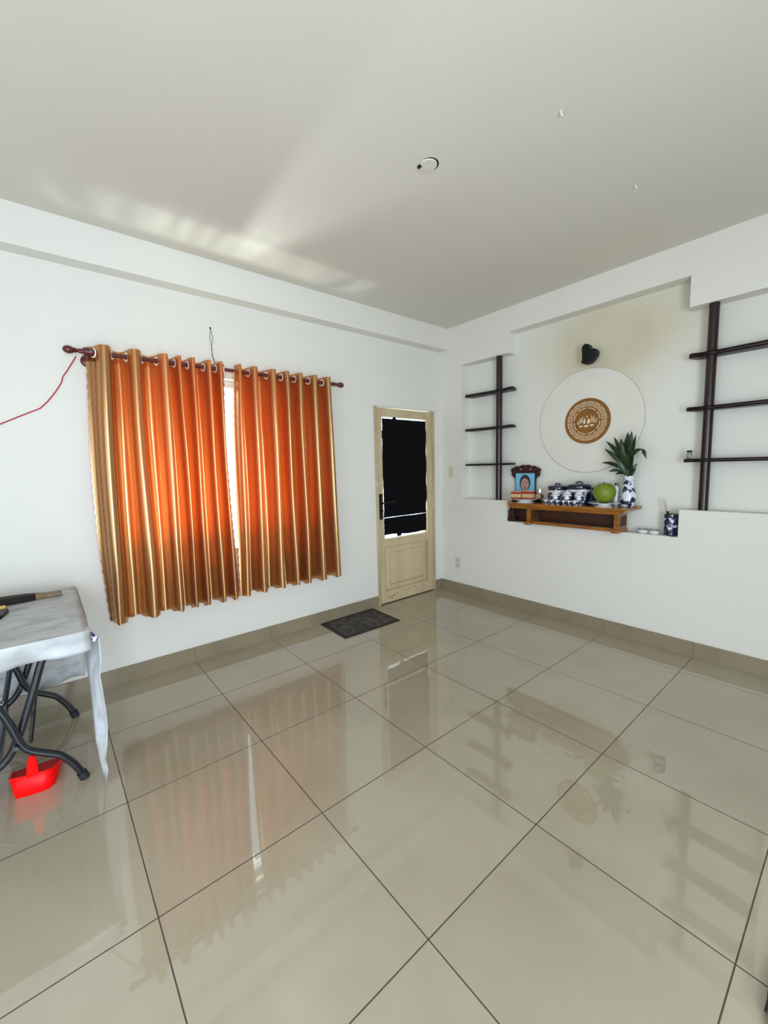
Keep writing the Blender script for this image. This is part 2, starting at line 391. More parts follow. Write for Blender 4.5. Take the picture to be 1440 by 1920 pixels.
# right wall with the stepped altar niche
b = MB()
ny = dict(a=-0.300, b=-0.862, c=-2.272, d=-2.84)
b.box(0, NB, 0, YB, 0, 0.85)
b.box(0, NB, 0, ny['b'], 0.85, 1.05); b.box(0, NB, ny['c'], YB, 0.85, 1.05)
b.box(0, NB, 0, ny['a'], 1.05, 2.445); b.box(0, NB, ny['d'], YB, 1.05, 2.445)
b.box(0, NB, 0, ny['b'], 2.445, 2.632); b.box(0, NB, ny['c'], YB, 2.425, 2.632)
b.box(0, NB, 0, YB, 2.632, H)
wr = struct(b.build('wall_right', M_wall, origin=O0, merge=False))
struct(MB().box(NB, NB + .2, 0, YB, 0, H).build('wall_niche', M_niche, origin=O0))
# left wall with balcony-door opening, back wall with window opening
b = MB()
b.box(XL - .2, XL, YB, -3.40, 0, H); b.box(XL - .2, XL, -1.50, 0.2, 0, H); b.box(XL - .2, XL, -3.40, -1.50, 2.3, H)
struct(b.build('wall_left', M_wall, origin=O0))
b = MB()
b.box(XL, -4.5, YB - .2, YB, 0, H); b.box(-2.9, NB + .2, YB - .2, YB, 0, H)
b.box(-4.5, -2.9, YB - .2, YB, 2.2, H)
struct(b.build('wall_back', M_wall, origin=O0))
# ceiling beam along the front wall
struct(MB().box(XL, 0, -0.115, 0, 2.635, H).build('trim_1', M_wall, origin=O0))
# tile baseboards, with joints
def baseboard(name, segs, axis):
    b = MB()
    for a0, a1 in segs:
        if axis == 'x': b.box(a0 + .0008, a1 - .0008, -0.012, 0, 0, 0.110)
        else: b.box(-0.012, 0, a0 + .0008, a1 - .0008, 0, 0.110)
    return struct(b.build(name, M_base, origin=O0))
baseboard('baseboard_front', [(XL, -4.508), (-4.508, -3.908), (-3.908, -3.308), (-3.308, -2.708), (-2.708, -2.108), (-2.108, -1.508), (-1.508, DX0)], 'x')
struct(MB().box(DX1, 0, -.012, 0, 0, 0.110).build('baseboard_corner', M_base, origin=O0))
baseboard('baseboard_right', [(-2.4, -1.8), (-3.0, -2.4), (-1.8, -1.2), (-1.2, -0.6), (-0.6, 0), (-3.6, -3.0), (-4.2, -3.6), (YB, -4.2)], 'y')
struct(MB().box(XL - 1, 2, 0.2, 3.5, -0.2, -0.06).build('balcony_floor', M_concrete, origin=O0))

# curtained window: frame, mullion, panes, sill
w = struct(MB().box(WX0, WX0 + .05, 0.06, 0.12, WZ0, WZ1).box(WX1 - .05, WX1, 0.06, 0.12, WZ0, WZ1).box(WX0, WX1, 0.06, 0.12, WZ0, WZ0 + .05).box(WX0, WX1, 0.06, 0.12, WZ1 - .05, WZ1)
           .box(-2.90, -2.86, 0.06, 0.12, WZ0, WZ1).box(-1.97, -1.93, 0.06, 0.12, WZ0, WZ1).build('window_1', M_alum, origin=O0))
MB().box(WX0 + .05, -2.90, 0.088, 0.092, WZ0 + .05, WZ1 - .05).build('window_pane', M_glass, w)
MB().box(-2.86, -1.97, 0.088, 0.092, WZ0 + .05, WZ1 - .05).build('window_pane', M_glass, w)
MB().box(-1.93, WX1 - .05, 0.088, 0.092, WZ0 + .05, WZ1 - .05).build('window_pane', M_glass, w)
# balcony opening in the left wall and window in the back wall (behind the camera)
w = struct(MB().box(XL - .14, XL - .08, -3.40, -3.34, 0, 2.3).box(XL - .14, XL - .08, -1.56, -1.50, 0, 2.3).box(XL - .14, XL - .08, -3.40, -1.50, 2.24, 2.3).build('window_2', M_alum, origin=O0))
w = struct(MB().box(-4.5, -4.44, YB - .14, YB - .08, 0, 2.2).box(-2.96, -2.9, YB - .14, YB - .08, 0, 2.2).box(-4.5, -2.9, YB - .14, YB - .08, 2.14, 2.2).build('window_3', M_alum, origin=O0))

# ------------------------------------------------------------------ door
door = MB()
door.box(DX0, -0.910, -0.006, 0.14, 0, DZ1); door.box(-0.140, DX1, -0.006, 0.14, 0, DZ1)
door = struct(door.build('door_1', M_doorf, origin=O0, bevel=0.003))
LX0, LX1, LZ0, LZ1 = -0.905, -0.145, 0.012, 1.984     # leaf
PX0, PX1, PZ0, PZ1 = -0.851, -0.222, 0.675, 1.903     # glazed opening
QX0, QX1, QZ0, QZ1 = -0.842, -0.228, 0.135, 0.592     # lower panel
b = MB()
b.box(LX0, PX0, 0.0, 0.04, LZ0, LZ1); b.box(PX1, LX1, 0.0, 0.04, LZ0, LZ1)
b.box(PX0, PX1, 0.0, 0.04, PZ1, LZ1); b.box(PX0, PX1, 0.0, 0.04, QZ1, PZ0); b.box(PX0, PX1, 0.0, 0.04, LZ0, QZ0)
leaf = b.build('door_leaf', M_door, door)
b = MB(); b.box(PX0, PX1, 0.014, 0.03, QZ0, QZ1)
for t, ins in ((0.010, 0.055),):
    v = [(-QX0 * -1 + 0, 0)]
x0, x1, z0, z1 = QX0 + .012, QX1 - .012, QZ0 + .012, QZ1 - .012
b.grid([[(x0, .014, z0), (x1, .014, z0)], [(x0 + .05, .003, z0 + .05), (x1 - .05, .003, z0 + .05)], [(x0 + .05, .003, z1 - .05), (x1 - .05, .003, z1 - .05)], [(x0, .014, z1), (x1, .014, z1)]])
b.grid([[(x0, .014, z0), (x0 + .05, .003, z0 + .05)], [(x0, .014, z1), (x0 + .05, .003, z1 - .05)]])
b.grid([[(x1, .014, z0), (x1 - .05, .003, z0 + .05)], [(x1, .014, z1), (x1 - .05, .003, z1 - .05)]])
b.build('door_panel', M_door, leaf)
MB().box(PX0, PX1, 0.026, 0.030, PZ0, PZ1).build('door_pane', M_glass, leaf)
gr = mat('groove_grime_and_shade', (0.27, 0.20, 0.10), 0.9)  # dark strips: grime plus panel-edge shading put in as colour
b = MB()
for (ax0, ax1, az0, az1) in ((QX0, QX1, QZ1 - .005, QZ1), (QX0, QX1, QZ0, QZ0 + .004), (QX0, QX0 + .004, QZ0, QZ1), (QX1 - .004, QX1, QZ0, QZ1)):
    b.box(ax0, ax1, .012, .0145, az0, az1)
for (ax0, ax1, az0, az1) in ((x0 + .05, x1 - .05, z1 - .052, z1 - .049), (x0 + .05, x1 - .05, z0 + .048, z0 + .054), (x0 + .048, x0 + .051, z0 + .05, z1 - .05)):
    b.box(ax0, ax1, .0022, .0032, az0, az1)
b.build('grime_and_shade', gr, leaf)
b = MB().box(-.911, -.9045, .008, .060, .0, 1.984).box(-.1455, -.139, .008, .060, 0, 1.984).box(LX0, LX1, .008, .139, 0.0005, .0105)
b.build('gap_shade_stop', M_hole, door)  # stop strips coloured near-black, painting the shade in the leaf gaps
# paint chips low on the door
b = MB()
for cx, cz, ww, hh in [(-.80, .062, .030, .016), (-.765, .055, .022, .022), (-.735, .070, .05, .010), (-.69, .082, .030, .008), (-.60, .10, .05, .006), (-.52, .105, .06, .005), (-.45, .112, .05, .006)]:
    n = 9; ol = [(cx + ww / 2 * math.cos(2 * PI * k / n) * random.uniform(.6, 1.1), cz + hh / 2 * math.sin(2 * PI * k / n) * random.uniform(.6, 1.1)) for k in range(n)]
    b.prism([ol], -.0012, 0.0004, 'xz')
b.build('chipped_paint', mat('bare_dark_wood', (0.035, 0.02, 0.012), 0.8), leaf)
# handle: dark escutcheon plate with two levers' stubs, lock cylinder, hinges
h = MB().box(-.908, -.868, -.008, 0.0, .882, 1.140, bev=.003).build('door_handle', M_black, leaf)
MB().tube([(-.886, -.006, 1.048), (-.886, -.048, 1.048), (-.872, -.055, 1.050), (-.80, -.056, 1.056), (-.755, -.054, 1.060)], .008, 8).build('lever', M_black, h, smooth=True)
MB().tube([(-.886, -.006, .972), (-.886, -.030, .972)], .011, 10).build('key_cylinder', M_black, h, smooth=True)
l = MB().box(-.950, -.918, -.016, -.006, 1.222, 1.262, bev=.003).build('rim_lock', M_ivory, door)
MB().tube([(-.934, -.015, 1.242), (-.934, -.018, 1.242)], .005, 8).build('keyhole', M_black, l)
for z in (1.80, 0.98, 0.13):
    MB().tube([(-.143, -.010, z - .05), (-.143, -.010, z + .05)], .009, 10).tube([(-.143, -.010, z + .05), (-.143, -.010, z + .062)], .006, 8).box(-.170, -.143, -.004, 0, z - .045, z + .045).build('hinge', M_door, door, smooth=True)
MB().tube([(-.868, -.004, .658 + .0), (-.868, -.001, .658)], .004, 8).build('nail', M_wire, leaf)
# black sheets hung behind the pane, ragged edges letting daylight leak around
def ragged(x0, x1, z0, z1, jl, jr, jb, jt, n=46):
    ol = []
    for k in range(n): t = k / n; ol.append((x0 + (x1 - x0) * t, z0 + jb(t)))
    for k in range(n): t = k / n; ol.append((x1 - jr(t), z0 + (z1 - z0) * t))
    for k in range(n): t = k / n; ol.append((x1 + (x0 - x1) * t, z1 - jt(1 - t)))
    for k in range(n): t = k / n; ol.append((x0 + jl(1 - t), z1 + (z0 - z1) * t))
    return ol
rnd = lambda a: (random.random() - .5) * a
jl = lambda t: (.002 if (.80 < t < .86 or .40 < t < .44) else .013 + .005 * math.sin(t * 9) + rnd(.004))
jr = lambda t: .004 + .004 * math.sin(t * 21) + (.008 if .02 < t < .12 else 0) + rnd(.004)
jt = lambda t: (.0 if .24 < t < .32 else .019 + rnd(.003))
o = MB().prism([ragged(PX0 - .002, PX1 + .0005, .897, PZ1, jl, jr, lambda t: .0 - .022 * (1 - t) * 0 + rnd(.003), jt)], .008, .011, 'xz').build('blackout_sheet', M_sheet)
tag(o, 'tall black sheet covering the upper glass of the cream door', 'black sheet')
jb2 = lambda t: (.010 if .30 < t < .38 else .040 - .018 * t + .006 * math.sin(t * 8) + rnd(.004))
o = MB().prism([ragged(PX0 + .004, PX1 - .004, PZ0, .893, lambda t: .008 + rnd(.005), lambda t: .006 + rnd(.004), jb2, lambda t: .0015 + .003 * (.5 + .5 * math.sin(t * 11)))], .009, .012, 'xz').build('blackout_sheet', M_sheet)
tag(o, 'short black strip below the thin crack of light in the door glass', 'black sheet')

# ------------------------------------------------------------------ curtain rod and curtains
RZ = 2.126; RY = -0.10
rod = thing('curtain_rod', 'dark red wooden curtain rod with ball finials above the window', 'curtain rod', (-2.35, RY, RZ))
MB().tube([(-3.235, RY, RZ), (-1.435, RY, RZ)], .0135, 14).build('pole', M_rod, rod, smooth=True)
def finial(x, s):
    prof = [(0, -.012), (.014, -.012), (.018, .0), (.014, .012), (.011, .03), (.010, .042), (.018, .048), (.012, .054), (.018, .060), (.023, .074), (.023, .084), (.018, .098), (.008, .106), (0, .107)]
    return MB().lathe([(r, h * s) for r, h in prof], (x, RY, RZ), 16, 'x').build('finial', M_rod, rod, smooth=True, angle=60)
finial(-3.205, -1); finial(-1.465, 1)
for x in (-3.19, -1.53):
    k = MB().lathe([(0, 0), (.036, 0), (.036, -.010), (.026, -.018), (0, -.018)], (x, 0, RZ - .035), 18, 'y').tube([(x, -.012, RZ - .035), (x, -.05, RZ - .04), (x, -.085, RZ - .028), (x, RY, RZ - .016)], .011, 10)
    k.lathe([(.024, -.022), (.024, .022), (.018, .026), (.018, -.026), (.024, -.022)], (x, RY, RZ), 16, 'x')
    br = k.build('bracket', M_rod, rod, smooth=True)
    MB().lathe([(0, -.028), (.007, -.027), (.007, 0)], (x + .012, RY, RZ + .0), 10, 'y').build('screw', mat('screw_head', (.25, .1, .1), .3), br, smooth=True)

ZT, ZB = 2.165, 0.452
def curtain(label, knots, seed):
    """knots: (x_top, x_mid, x_bottom, y) alternating front crests and back valleys"""
    rg = random.Random(seed)
    rows = []; NZ = 72; per = 9
    ph = [rg.uniform(0, 6) for _ in knots]; am = [rg.uniform(.6, 1.0) for _ in knots]
    for i in range(NZ + 1):
        h = i / NZ
        kx = []; ky = []
        for j, (xt, xm, xb, y) in enumerate(knots):
            x = xt * (1 - h) * (1 - 2 * h) + xm * 4 * h * (1 - h) + xb * h * (2 * h - 1)
            x += .006 * am[j] * math.sin(h * 4.5 + ph[j]) * min(1, h * 4) * min(1, (1 - h) * 4)
            dy = .010 * math.sin(h * 3.6 + ph[j] * 2) * min(1, h * 3)
            kx.append(x); ky.append(y + dy * am[j])
        row = []
        for j in range(len(kx) - 1):
            for s_ in range(per):
                t = s_ / per; e = (1 - math.cos(PI * t)) / 2
                x = kx[j] + (kx[j + 1] - kx[j]) * (t + 0.09 * math.sin(2 * PI * t)); y = ky[j] + (ky[j + 1] - ky[j]) * e
                q = j * per + s_
                y += .0010 * math.sin(q * 1.9 + h * 7 + ph[j]) * min(1, h * 6)
                z = ZT + (ZB - ZT) * h
                if i == NZ: z += .006 * math.sin(q * 1.35) + .004 * math.sin(q * .31)
                row.append((x, y, z))
        row.append((kx[-1], ky[-1], ZT + (ZB - ZT) * h)); 
        # scalloped selvedge
        sx = .0035 * math.sin(h * 170)
        row[0] = (row[0][0] + sx, row[0][1], row[0][2]); row[-1] = (row[-1][0] + sx, row[-1][1], row[-1][2])
        rows.append(row)
    t = thing('curtain', label, 'curtain', (knots[0][0], RY, ZT), 'gold satin curtains')
    MB().grid(rows).build('curtain_fabric', M_curt, t, smooth=True, angle=180)
    for j in range(len(knots) - 1):
        ax, ay = knots[j][0], knots[j][3]; bx, by = knots[j + 1][0], knots[j + 1][3]
        if (ay - RY) * (by - RY) > 0: continue
        f = (RY - ay) / (by - ay); cx = ax + (bx - ax) * f
        d = Vector((bx - ax, (by - ay) * 1.35, 0)).normalized()
        MB().torus((cx, RY, RZ - .002), (d.y, -d.x, 0), .0235, .0052).build('eyelet', M_eye, t, smooth=True, angle=180)
    return t
YC, YV = -0.170, -0.032
ct = [-3.112, -2.955, -2.781, -2.701, -2.619, -2.508, -2.436]; cb = [-3.166, -2.967, -2.804, -2.702, -2.627, -2.509, -2.431]
def knots(ct, cb, first, last):
    k = [first]
    for i, (a, b_) in enumerate(zip(ct, cb)):
        k.append((a, (a + b_) / 2, b_, YC))
        if i < len(ct) - 1:
            m0 = (a + ct[i + 1]) / 2; m1 = (b_ + cb[i + 1]) / 2
            k.append((m0, (m0 + m1) / 2, m1, YV))
    return k + [last]
curtain('gold satin curtain panel on the left half of the rod, widest backlit orange folds', knots(ct, cb, (-3.196, -3.228, -3.205, -.062), (-2.388, -2.404, -2.384, -.095)), 3)
ct = [-2.300, -2.185, -2.033, -1.922, -1.806, -1.674, -1.546]; cb = [-2.334, -2.200, -2.042, -1.908, -1.813, -1.662, -1.507]
curtain('gold satin curtain panel on the right half of the rod, nearer the door', knots(ct, cb, (-2.322, -2.362, -2.386, -.110), (-1.490, -1.475, -1.450, -.088)), 5)

# cables on the front wall
o = MB().tube([(-3.245, -.010, 2.112), (-3.268, -.012, 2.07), (-3.290, -.010, 2.03), (-3.318, -.008, 1.985), (-3.330, -.008, 1.945), (-3.362, -.008, 1.89), (-3.40, -.008, 1.835), (-3.44, -.008, 1.79), (-3.50, -.008, 1.758), (-3.56, -.008, 1.725), (-3.64, -.008, 1.68), (-3.8, -.008, 1.60), (-4.0, -.008, 1.52)], .0032, 8).build('red_cable', M_cable, smooth=True)
tag(o, 'thin red cable sagging along the white wall from the rod end', 'cable')
b = MB().tube([(-2.437, .0, 2.430), (-2.441, -.010, 2.40), (-2.449, -.012, 2.365), (-2.446, -.010, 2.335), (-2.437, -.010, 2.315), (-2.442, -.010, 2.28), (-2.436, -.010, 2.24), (-2.425, -.010, 2.20), (-2.415, -.02, 2.17)], .0016, 6)
b.tube([(-2.437, .0, 2.430), (-2.432, -.010, 2.40), (-2.428, -.014, 2.365), (-2.430, -.010, 2.335), (-2.441, -.010, 2.315), (-2.438, -.012, 2.28), (-2.440, -.010, 2.24), (-2.430, -.010, 2.20), (-2.422, -.02, 2.17)], .0016, 6)
o = b.build('dangling_wire', M_wire, smooth=True)
tag(o, 'pair of thin brown wires dangling from a hole above the curtain split', 'wire')
MB().lathe([(0, -.0012), (.007, -.0012), (.007, 0)], (-2.437, 0, 2.432), 12, 'y').build('wire_hole', M_hole, o)

# ------------------------------------------------------------------ ceiling details
t = thing('ceiling_fitting', 'round white cap half covering a small hole in the ceiling', 'ceiling fitting', (-1.895, -1.675, H))
MB().lathe([(0, -.001), (.046, -.001), (.046, 0)], (-1.895, -1.672, H), 28).build('hole', M_hole, t)
MB().lathe([(0, -.006), (.041, -.006), (.043, -.003), (.043, -.0015)], (-1.898, -1.668, H), 28).build('cover', M_ceil, t, smooth=True)
MB().box(-1.935, -1.925, -1.650, -1.630, H - .012, H - .001).build('clip', M_black, t)
o = MB().tube([(-1.680, -2.221, H), (-1.680, -2.221, H - .012)], .005, 8).tube([(-1.680, -2.221, H - .012), (-1.674, -2.226, H - .018)], .004, 8).build('ceiling_hook', M_ceil); tag(o, 'small white ceiling hook nearest the camera', 'hook', 'ceiling hooks')
o = MB().tube([(-.918, -2.24, H), (-.918, -2.24, H - .012)], .005, 8).tube([(-.918, -2.24, H - .012), (-.912, -2.246, H - .018)], .004, 8).build('ceiling_hook', M_ceil); tag(o, 'small white ceiling hook nearest the altar wall', 'hook', 'ceiling hooks')

# ------------------------------------------------------------------ sockets on the right wall
t = thing('light_switch', 'ivory switch plate on the right wall beside the narrow shelves', 'switch', (0, -.153, 1.335))
MB().box(-.007, 0, -.189, -.119, 1.278, 1.392, bev=.003).build('plate', M_ivory, t)
MB().box(-.011, -.006, -.163, -.143, 1.322, 1.348, bev=.002).build('rocker', M_grayp, t)
t = thing('wall_outlet', 'pale double socket plate low on the right wall near the baseboard', 'outlet', (0, -.245, .333))
MB().box(-.007, 0, -.280, -.210, .276, .390, bev=.003).build('plate', M_grayp, t)
for dz in (.022, -.022):
    s_ = MB().box(-.0095, -.006, -.262, -.228, .333 + dz - .016, .333 + dz + .016, bev=.003).build('socket', M_grayp, t)
    MB().box(-.0105, -.009, -.254, -.251, .333 + dz - .007, .333 + dz + .007).box(-.0105, -.009, -.239, -.236, .333 + dz - .007, .333 + dz + .007).build('slots', M_hole, s_)

# ------------------------------------------------------------------ niche: plaster disc, medallion, heart lamp
CY, CZ = -1.560, 1.748
o = struct(MB().lathe([(0, -.007), (.428, -.007), (.431, -.004), (.431, 0)], (NB, CY, CZ), 96, 'x').build('trim_2', mat('yellowed_plaster', (0.78, 0.755, 0.65), 0.65, var=0.04, vscale=3), smooth=True, origin=O0, angle=30))
MB().torus((NB - .001, CY, CZ), (1, 0, 0), .4325, .0020, 120, 6).build('shadow_groove', mat('groove_shade', (0.42, 0.39, 0.29), 0.8), o, smooth=True)  # thin darker ring paints the shade of the groove round the disc
med = thing('lotus_medallion', 'round brown medallion with cream lotus and fret ring', 'medallion', (NB - .007, CY, CZ))
RM = .188; xm = NB - .007
MB().lathe([(0, -.012), (RM - .003, -.012), (RM, -.009), (RM, 0)], (xm, CY, CZ), 72, 'x').build('disc', M_brown, med, smooth=True)
def arc(r0, r1, a0, a1, n=10):
    A = [(CY + r1 * math.cos(a0 + (a1 - a0) * k / n), CZ + r1 * math.sin(a0 + (a1 - a0) * k / n)) for k in range(n + 1)]
    B = [(CY + r0 * math.cos(a1 + (a0 - a1) * k / n), CZ + r0 * math.sin(a1 + (a0 - a1) * k / n)) for k in range(n + 1)]
    return A + B
b = MB(); X0, X1 = xm - .0135, xm - .0115
for k in range(8):
    a = k * PI / 4 + PI / 2 + .07; b.prism([arc(.104, .110, a, a + PI / 4 - .14)], X0, X1)
for k in range(16):
    a = k * PI / 8 + PI / 2 + .03; b.prism([arc(.157, .162, a, a + PI / 8 - .06, 6)], X0, X1)
    b.prism([arc(.122, .126, a, a + PI / 8 - .06, 6)], X0, X1)
NF = 44
for k in range(NF):       # fret ring: interlocked hooks
    a = 2 * PI * k / NF; st = 2 * PI / NF
    for r0, r1, f0, f1 in ((.149, .1525, 0, .85), (.130, .149, 0, .16), (.130, .1335, .16, .62), (.1335, .1435, .48, .62), (.140, .1435, .30, .48)):
        b.prism([arc(r0, r1, a + st * f0, a + st * f1, 2)], X0, X1)
b.build('fret_ring', M_inlay, med)
def petal(bx, bz, tx, tz, wd, curl=0.0, n=10):
    A = []; B = []
    for k in range(n + 1):
        t_ = k / n; w_ = wd * math.sin(PI * min(1, t_ ** .75 * 1.0)) ** .8 if 0 < t_ < 1 else 0
        x = bx + (tx - bx) * t_ + curl * math.sin(PI * t_); z = bz + (tz - bz) * t_
        dx, dz = tx - bx, tz - bz; l_ = math.hypot(dx, dz); nx, nz = -dz / l_, dx / l_
        A.append((x + nx * w_, z + nz * w_)); B.append((x - nx * w_, z - nz * w_))
    return A[:-1] + B[::-1][:-1] if True else A
def P(ol): return [(CY - x, CZ + z) for x, z in ol]
b = MB()
for ol in (petal(-.016, -.024, -.013, .026, .0105, -.006), petal(.012, -.024, .020, .022, .0135, .002), petal(.003, .026, .003, .048, .0045),
           petal(-.036, -.018, -.026, .044, .0045, -.010), petal(.036, -.016, .030, .050, .0045, .011), petal(-.052, -.022, -.052, .032, .0050, -.004), petal(.052, -.018, .058, .040, .0050, .005),
           petal(-.060, -.028, -.076, .006, .0050, -.005), petal(.064, -.022, .084, .020, .0050, .005),
           petal(-.066, -.046, -.026, -.036, .0070), petal(-.021, -.043, .021, -.040, .0095), petal(.026, -.038, .066, -.036, .0080)):
    b.prism([P(ol)], X0, X1)
b.build('lotus', M_inlay, med)
# heart shaped lamp (black) high in the niche
hx = [(-1.549, 2.207), (-1.590, 2.190), (-1.622, 2.196), (-1.645, 2.216), (-1.668, 2.248), (-1.672, 2.275), (-1.660, 2.298), (-1.640, 2.305), (-1.622, 2.303), (-1.616, 2.312), (-1.612, 2.335), (-1.598, 2.350), (-1.578, 2.354), (-1.560, 2.345), (-1.550, 2.322), (-1.553, 2.285), (-1.556, 2.245)]
t = thing('heart_lamp', 'small black heart-shaped wall lamp above the plaster disc', 'wall lamp', (.02, -1.6, 2.19))
o = MB().prism([hx], -.005, .052).build('heart_body', M_black, t, bevel=.014); o.modifiers[0].segments = 5
for p in o.data.polygons: p.use_smooth = True
MB().tube([(.04, -1.60, 2.26), (NB, -1.60, 2.26)], .028, 16).build('wall_mount', M_black, t, smooth=True)

# ------------------------------------------------------------------ shelf poles in the niche
def shelf_unit(label, py, y0, y1, zs, zt, zb, thick, rad):
    t = thing('display_shelf', label, 'shelf', (.05, py, zb))
    MB().tube([(.045, py, zb), (.045, py, zt)], rad, 24).build('post', M_mahog, t, smooth=True)
    for i, z in enumerate(zs):
        th = thick[i]
        ol = [(NB, y0 - .03), (.02, y0), (.004, y0 - .02)]
        # front edge bulging round the post
        for k in range(9):
            a = -1.2 + 2.4 * k / 8
            ol.append((.045 - (rad + .014) * math.cos(a), py - (rad + .014) * math.sin(a)))
        if y1 is not None:
            ol += [(.004, y1 + .02), (.02, y1), (NB, y1 + .03)]
        MB().prism([ol], z - th / 2, z + th / 2, 'xy').build('shelf_board', M_mshelf, t)
    return t
shelf_unit('narrow dark wooden post with three short shelves, left side of the niche', -.735, -.335, -.905, (2.118, 1.768, 1.406), 2.445, 1.05, (.026, .022, .020), .030)
shelf_unit('thick dark wooden post with three long shelves, right side of the niche', -2.398, -2.278, -2.835, (2.105, 1.748, 1.396), 2.425, 1.05, (.030, .026, .024), .029)

# ------------------------------------------------------------------ altar shelf
AZ = 1.05
al = thing('altar_shelf', 'orange-brown lacquered wooden altar shelf with flared top in the niche', 'altar shelf', (-.04, -1.48, .852))
b = MB()   # flared top
tp = [(-.170, -.980), (.072, -.965), (.072, -2.010), (-.170, -1.985)]; lo = [(-.150, -1.010), (.072, -1.010), (.072, -1.930), (-.150, -1.930)]
for i in range(4):
    j = (i + 1) % 4
    b.grid([[(tp[i][0], tp[i][1], AZ), (tp[j][0], tp[j][1], AZ)], [(tp[i][0], tp[i][1], AZ - .014), (tp[j][0], tp[j][1], AZ - .014)], [(lo[i][0], lo[i][1], AZ - .05), (lo[j][0], lo[j][1], AZ - .05)]])
b.bm.faces.new([b.bm.verts.new((*p, AZ)) for p in tp]); b.bm.faces.new([b.bm.verts.new((*p, AZ - .05)) for p in lo][::-1])
b.build('top_board', M_altar, al)
MB().box(-.02, .07, -2.012, -1.985, AZ - .004, AZ + .010, bev=.003).build('raised_lip', M_altar, al)
for y in (-1.150, -1.895):
    pn = MB().box(-.095, .06, y - .018, y + .018, .875, AZ - .05).build('side_panel', M_altar, al)
    b = MB()
    for k in range(7):
        b.box(-.07 + k * .018, -.062 + k * .018, y - .021, y - .018, .90, .98)
    b.build('carving', M_altard, pn)
    MB().box(-.130, .06, y - .030, y + .030, .852, .880, bev=.008).build('foot', M_altar, al)
MB().box(.052, .06, -1.877, -1.168, .870, AZ - .05).build('back_panel', M_altard, al)
MB().box(-.075, -.050, -1.877, -1.168, .856, .882, bev=.003).build('stretcher', M_altar, al)
MB().box(-.050, .052, -1.877, -1.168, .860, .866).build('lower_board', M_altard, al)

# portrait frame standing on the ledge behind the shelf
fr = thing('portrait_frame', 'carved dark rosewood frame holding a portrait of a person before blue', 'picture frame', (.09, -1.005, .852))
FC = -1.008; sc = lambda h, z: [(FC + h, z)]
half = [(.150, .852), (.150, .90), (.138, .96), (.128, 1.02), (.138, 1.06), (.146, 1.09), (.112, 1.115), (.106, 1.15), (.106, 1.25), (.112, 1.268), (.136, 1.285), (.150, 1.305), (.142, 1.320), (.156, 1.340), (.146, 1.360), (.118, 1.368), (.098, 1.382), (.060, 1.378), (.035, 1.394), (.0, 1.388)]
ol = [(FC + h, z) for h, z in half] + [(FC - h, z) for h, z in half[::-1][1:]]
holes = []
for hy, hz, rw, rh in ((.05, 1.352, .020, .010), (-.05, 1.352, .020, .010), (.092, 1.345, .010, .008), (-.092, 1.345, .010, .008), (.132, 1.325, .008, .012), (-.132, 1.325, .008, .012), (0, 1.360, .010, .010)):
    holes.append([(FC + hy + rw * math.cos(2 * PI * k / 10), hz + rh * math.sin(2 * PI * k / 10)) for k in range(10)])
o = MB().prism([ol] + holes, .074, .094).build('carved_frame', M_frame, fr)
MB().box(.0, .094, -.945, -.868, .852, .885).box(.01, .09, -.930, -.868, .885, .96).box(.03, .09, -.915, -.872, .96, 1.03).build('stand_foot', M_frame, fr, bevel=.006)
PY0, PY1, PZ_0, PZ_1 = -1.108, -.912, 1.090, 1.313
ph = MB().box(.068, .0745, PY0, PY1, PZ_0, PZ_1).build('portrait', M_blue, fr)
def ell(cy, cz, a, c, n=24): return [(cy + a * math.cos(2 * PI * k / n), cz + c * math.sin(2 * PI * k / n)) for k in range(n)]
pc = -1.012
MB().prism([ell(pc, 1.225, .056, .076)], .0662, .0682).build('hair', M_hair, ph)
MB().prism([[(pc - .094, 1.092), (pc + .098, 1.092), (pc + .075, 1.135), (pc + .028, 1.155), (pc - .028, 1.155), (pc - .075, 1.135)]], .0660, .0682).build('shirt', M_shirt, ph)
MB().prism([[(pc - .022, 1.13), (pc + .022, 1.13), (pc + .020, 1.175), (pc - .020, 1.175)]], .0652, .0664).build('neck', M_skin, ph)
fc = MB().prism([ell(pc, 1.208, .041, .058)], .0648, .0664).build('face', M_skin, ph)
b = MB()
for s_ in (-1, 1):
    b.prism([ell(pc + s_ * .017, 1.216, .0075, .003, 10)], .0640, .0650); b.prism([[(pc + s_ * .008, 1.228), (pc + s_ * .026, 1.230), (pc + s_ * .026, 1.2335), (pc + s_ * .008, 1.232)]], .0640, .0650)
b.prism([ell(pc, 1.195, .005, .003, 8)], .0640, .0650)
b.build('eyes_and_brows', M_hair, ph)
MB().prism([ell(pc, 1.178, .011, .0035, 12)], .0640, .0650).build('lips', M_lip, ph)

# ------------------------------------------------------------------ porcelain on the shelf
def footed_plate(label, x, y, r, rf, hz):
    t = thing('footed_plate', label, 'plate', (x, y, AZ), 'footed white offering plates')
    MB().lathe([(0, .002), (rf, 0), (rf * .98, .006), (rf * .72, .014), (rf * .7, hz - .012), (r * .75, hz - .007), (r, hz), (r * .99, hz + .003), (r * .75, hz - .002), (0, hz - .004)], (x, y, AZ), 40).build('dish', M_white, t, smooth=True, angle=50)
    return t
footed_plate('footed white plate carrying wrapped cakes in front of the portrait', -.062, -1.095, .112, .078, .030)
footed_plate('wide footed white plate carrying the green pomelo', -.078, -1.792, .116, .066, .032)
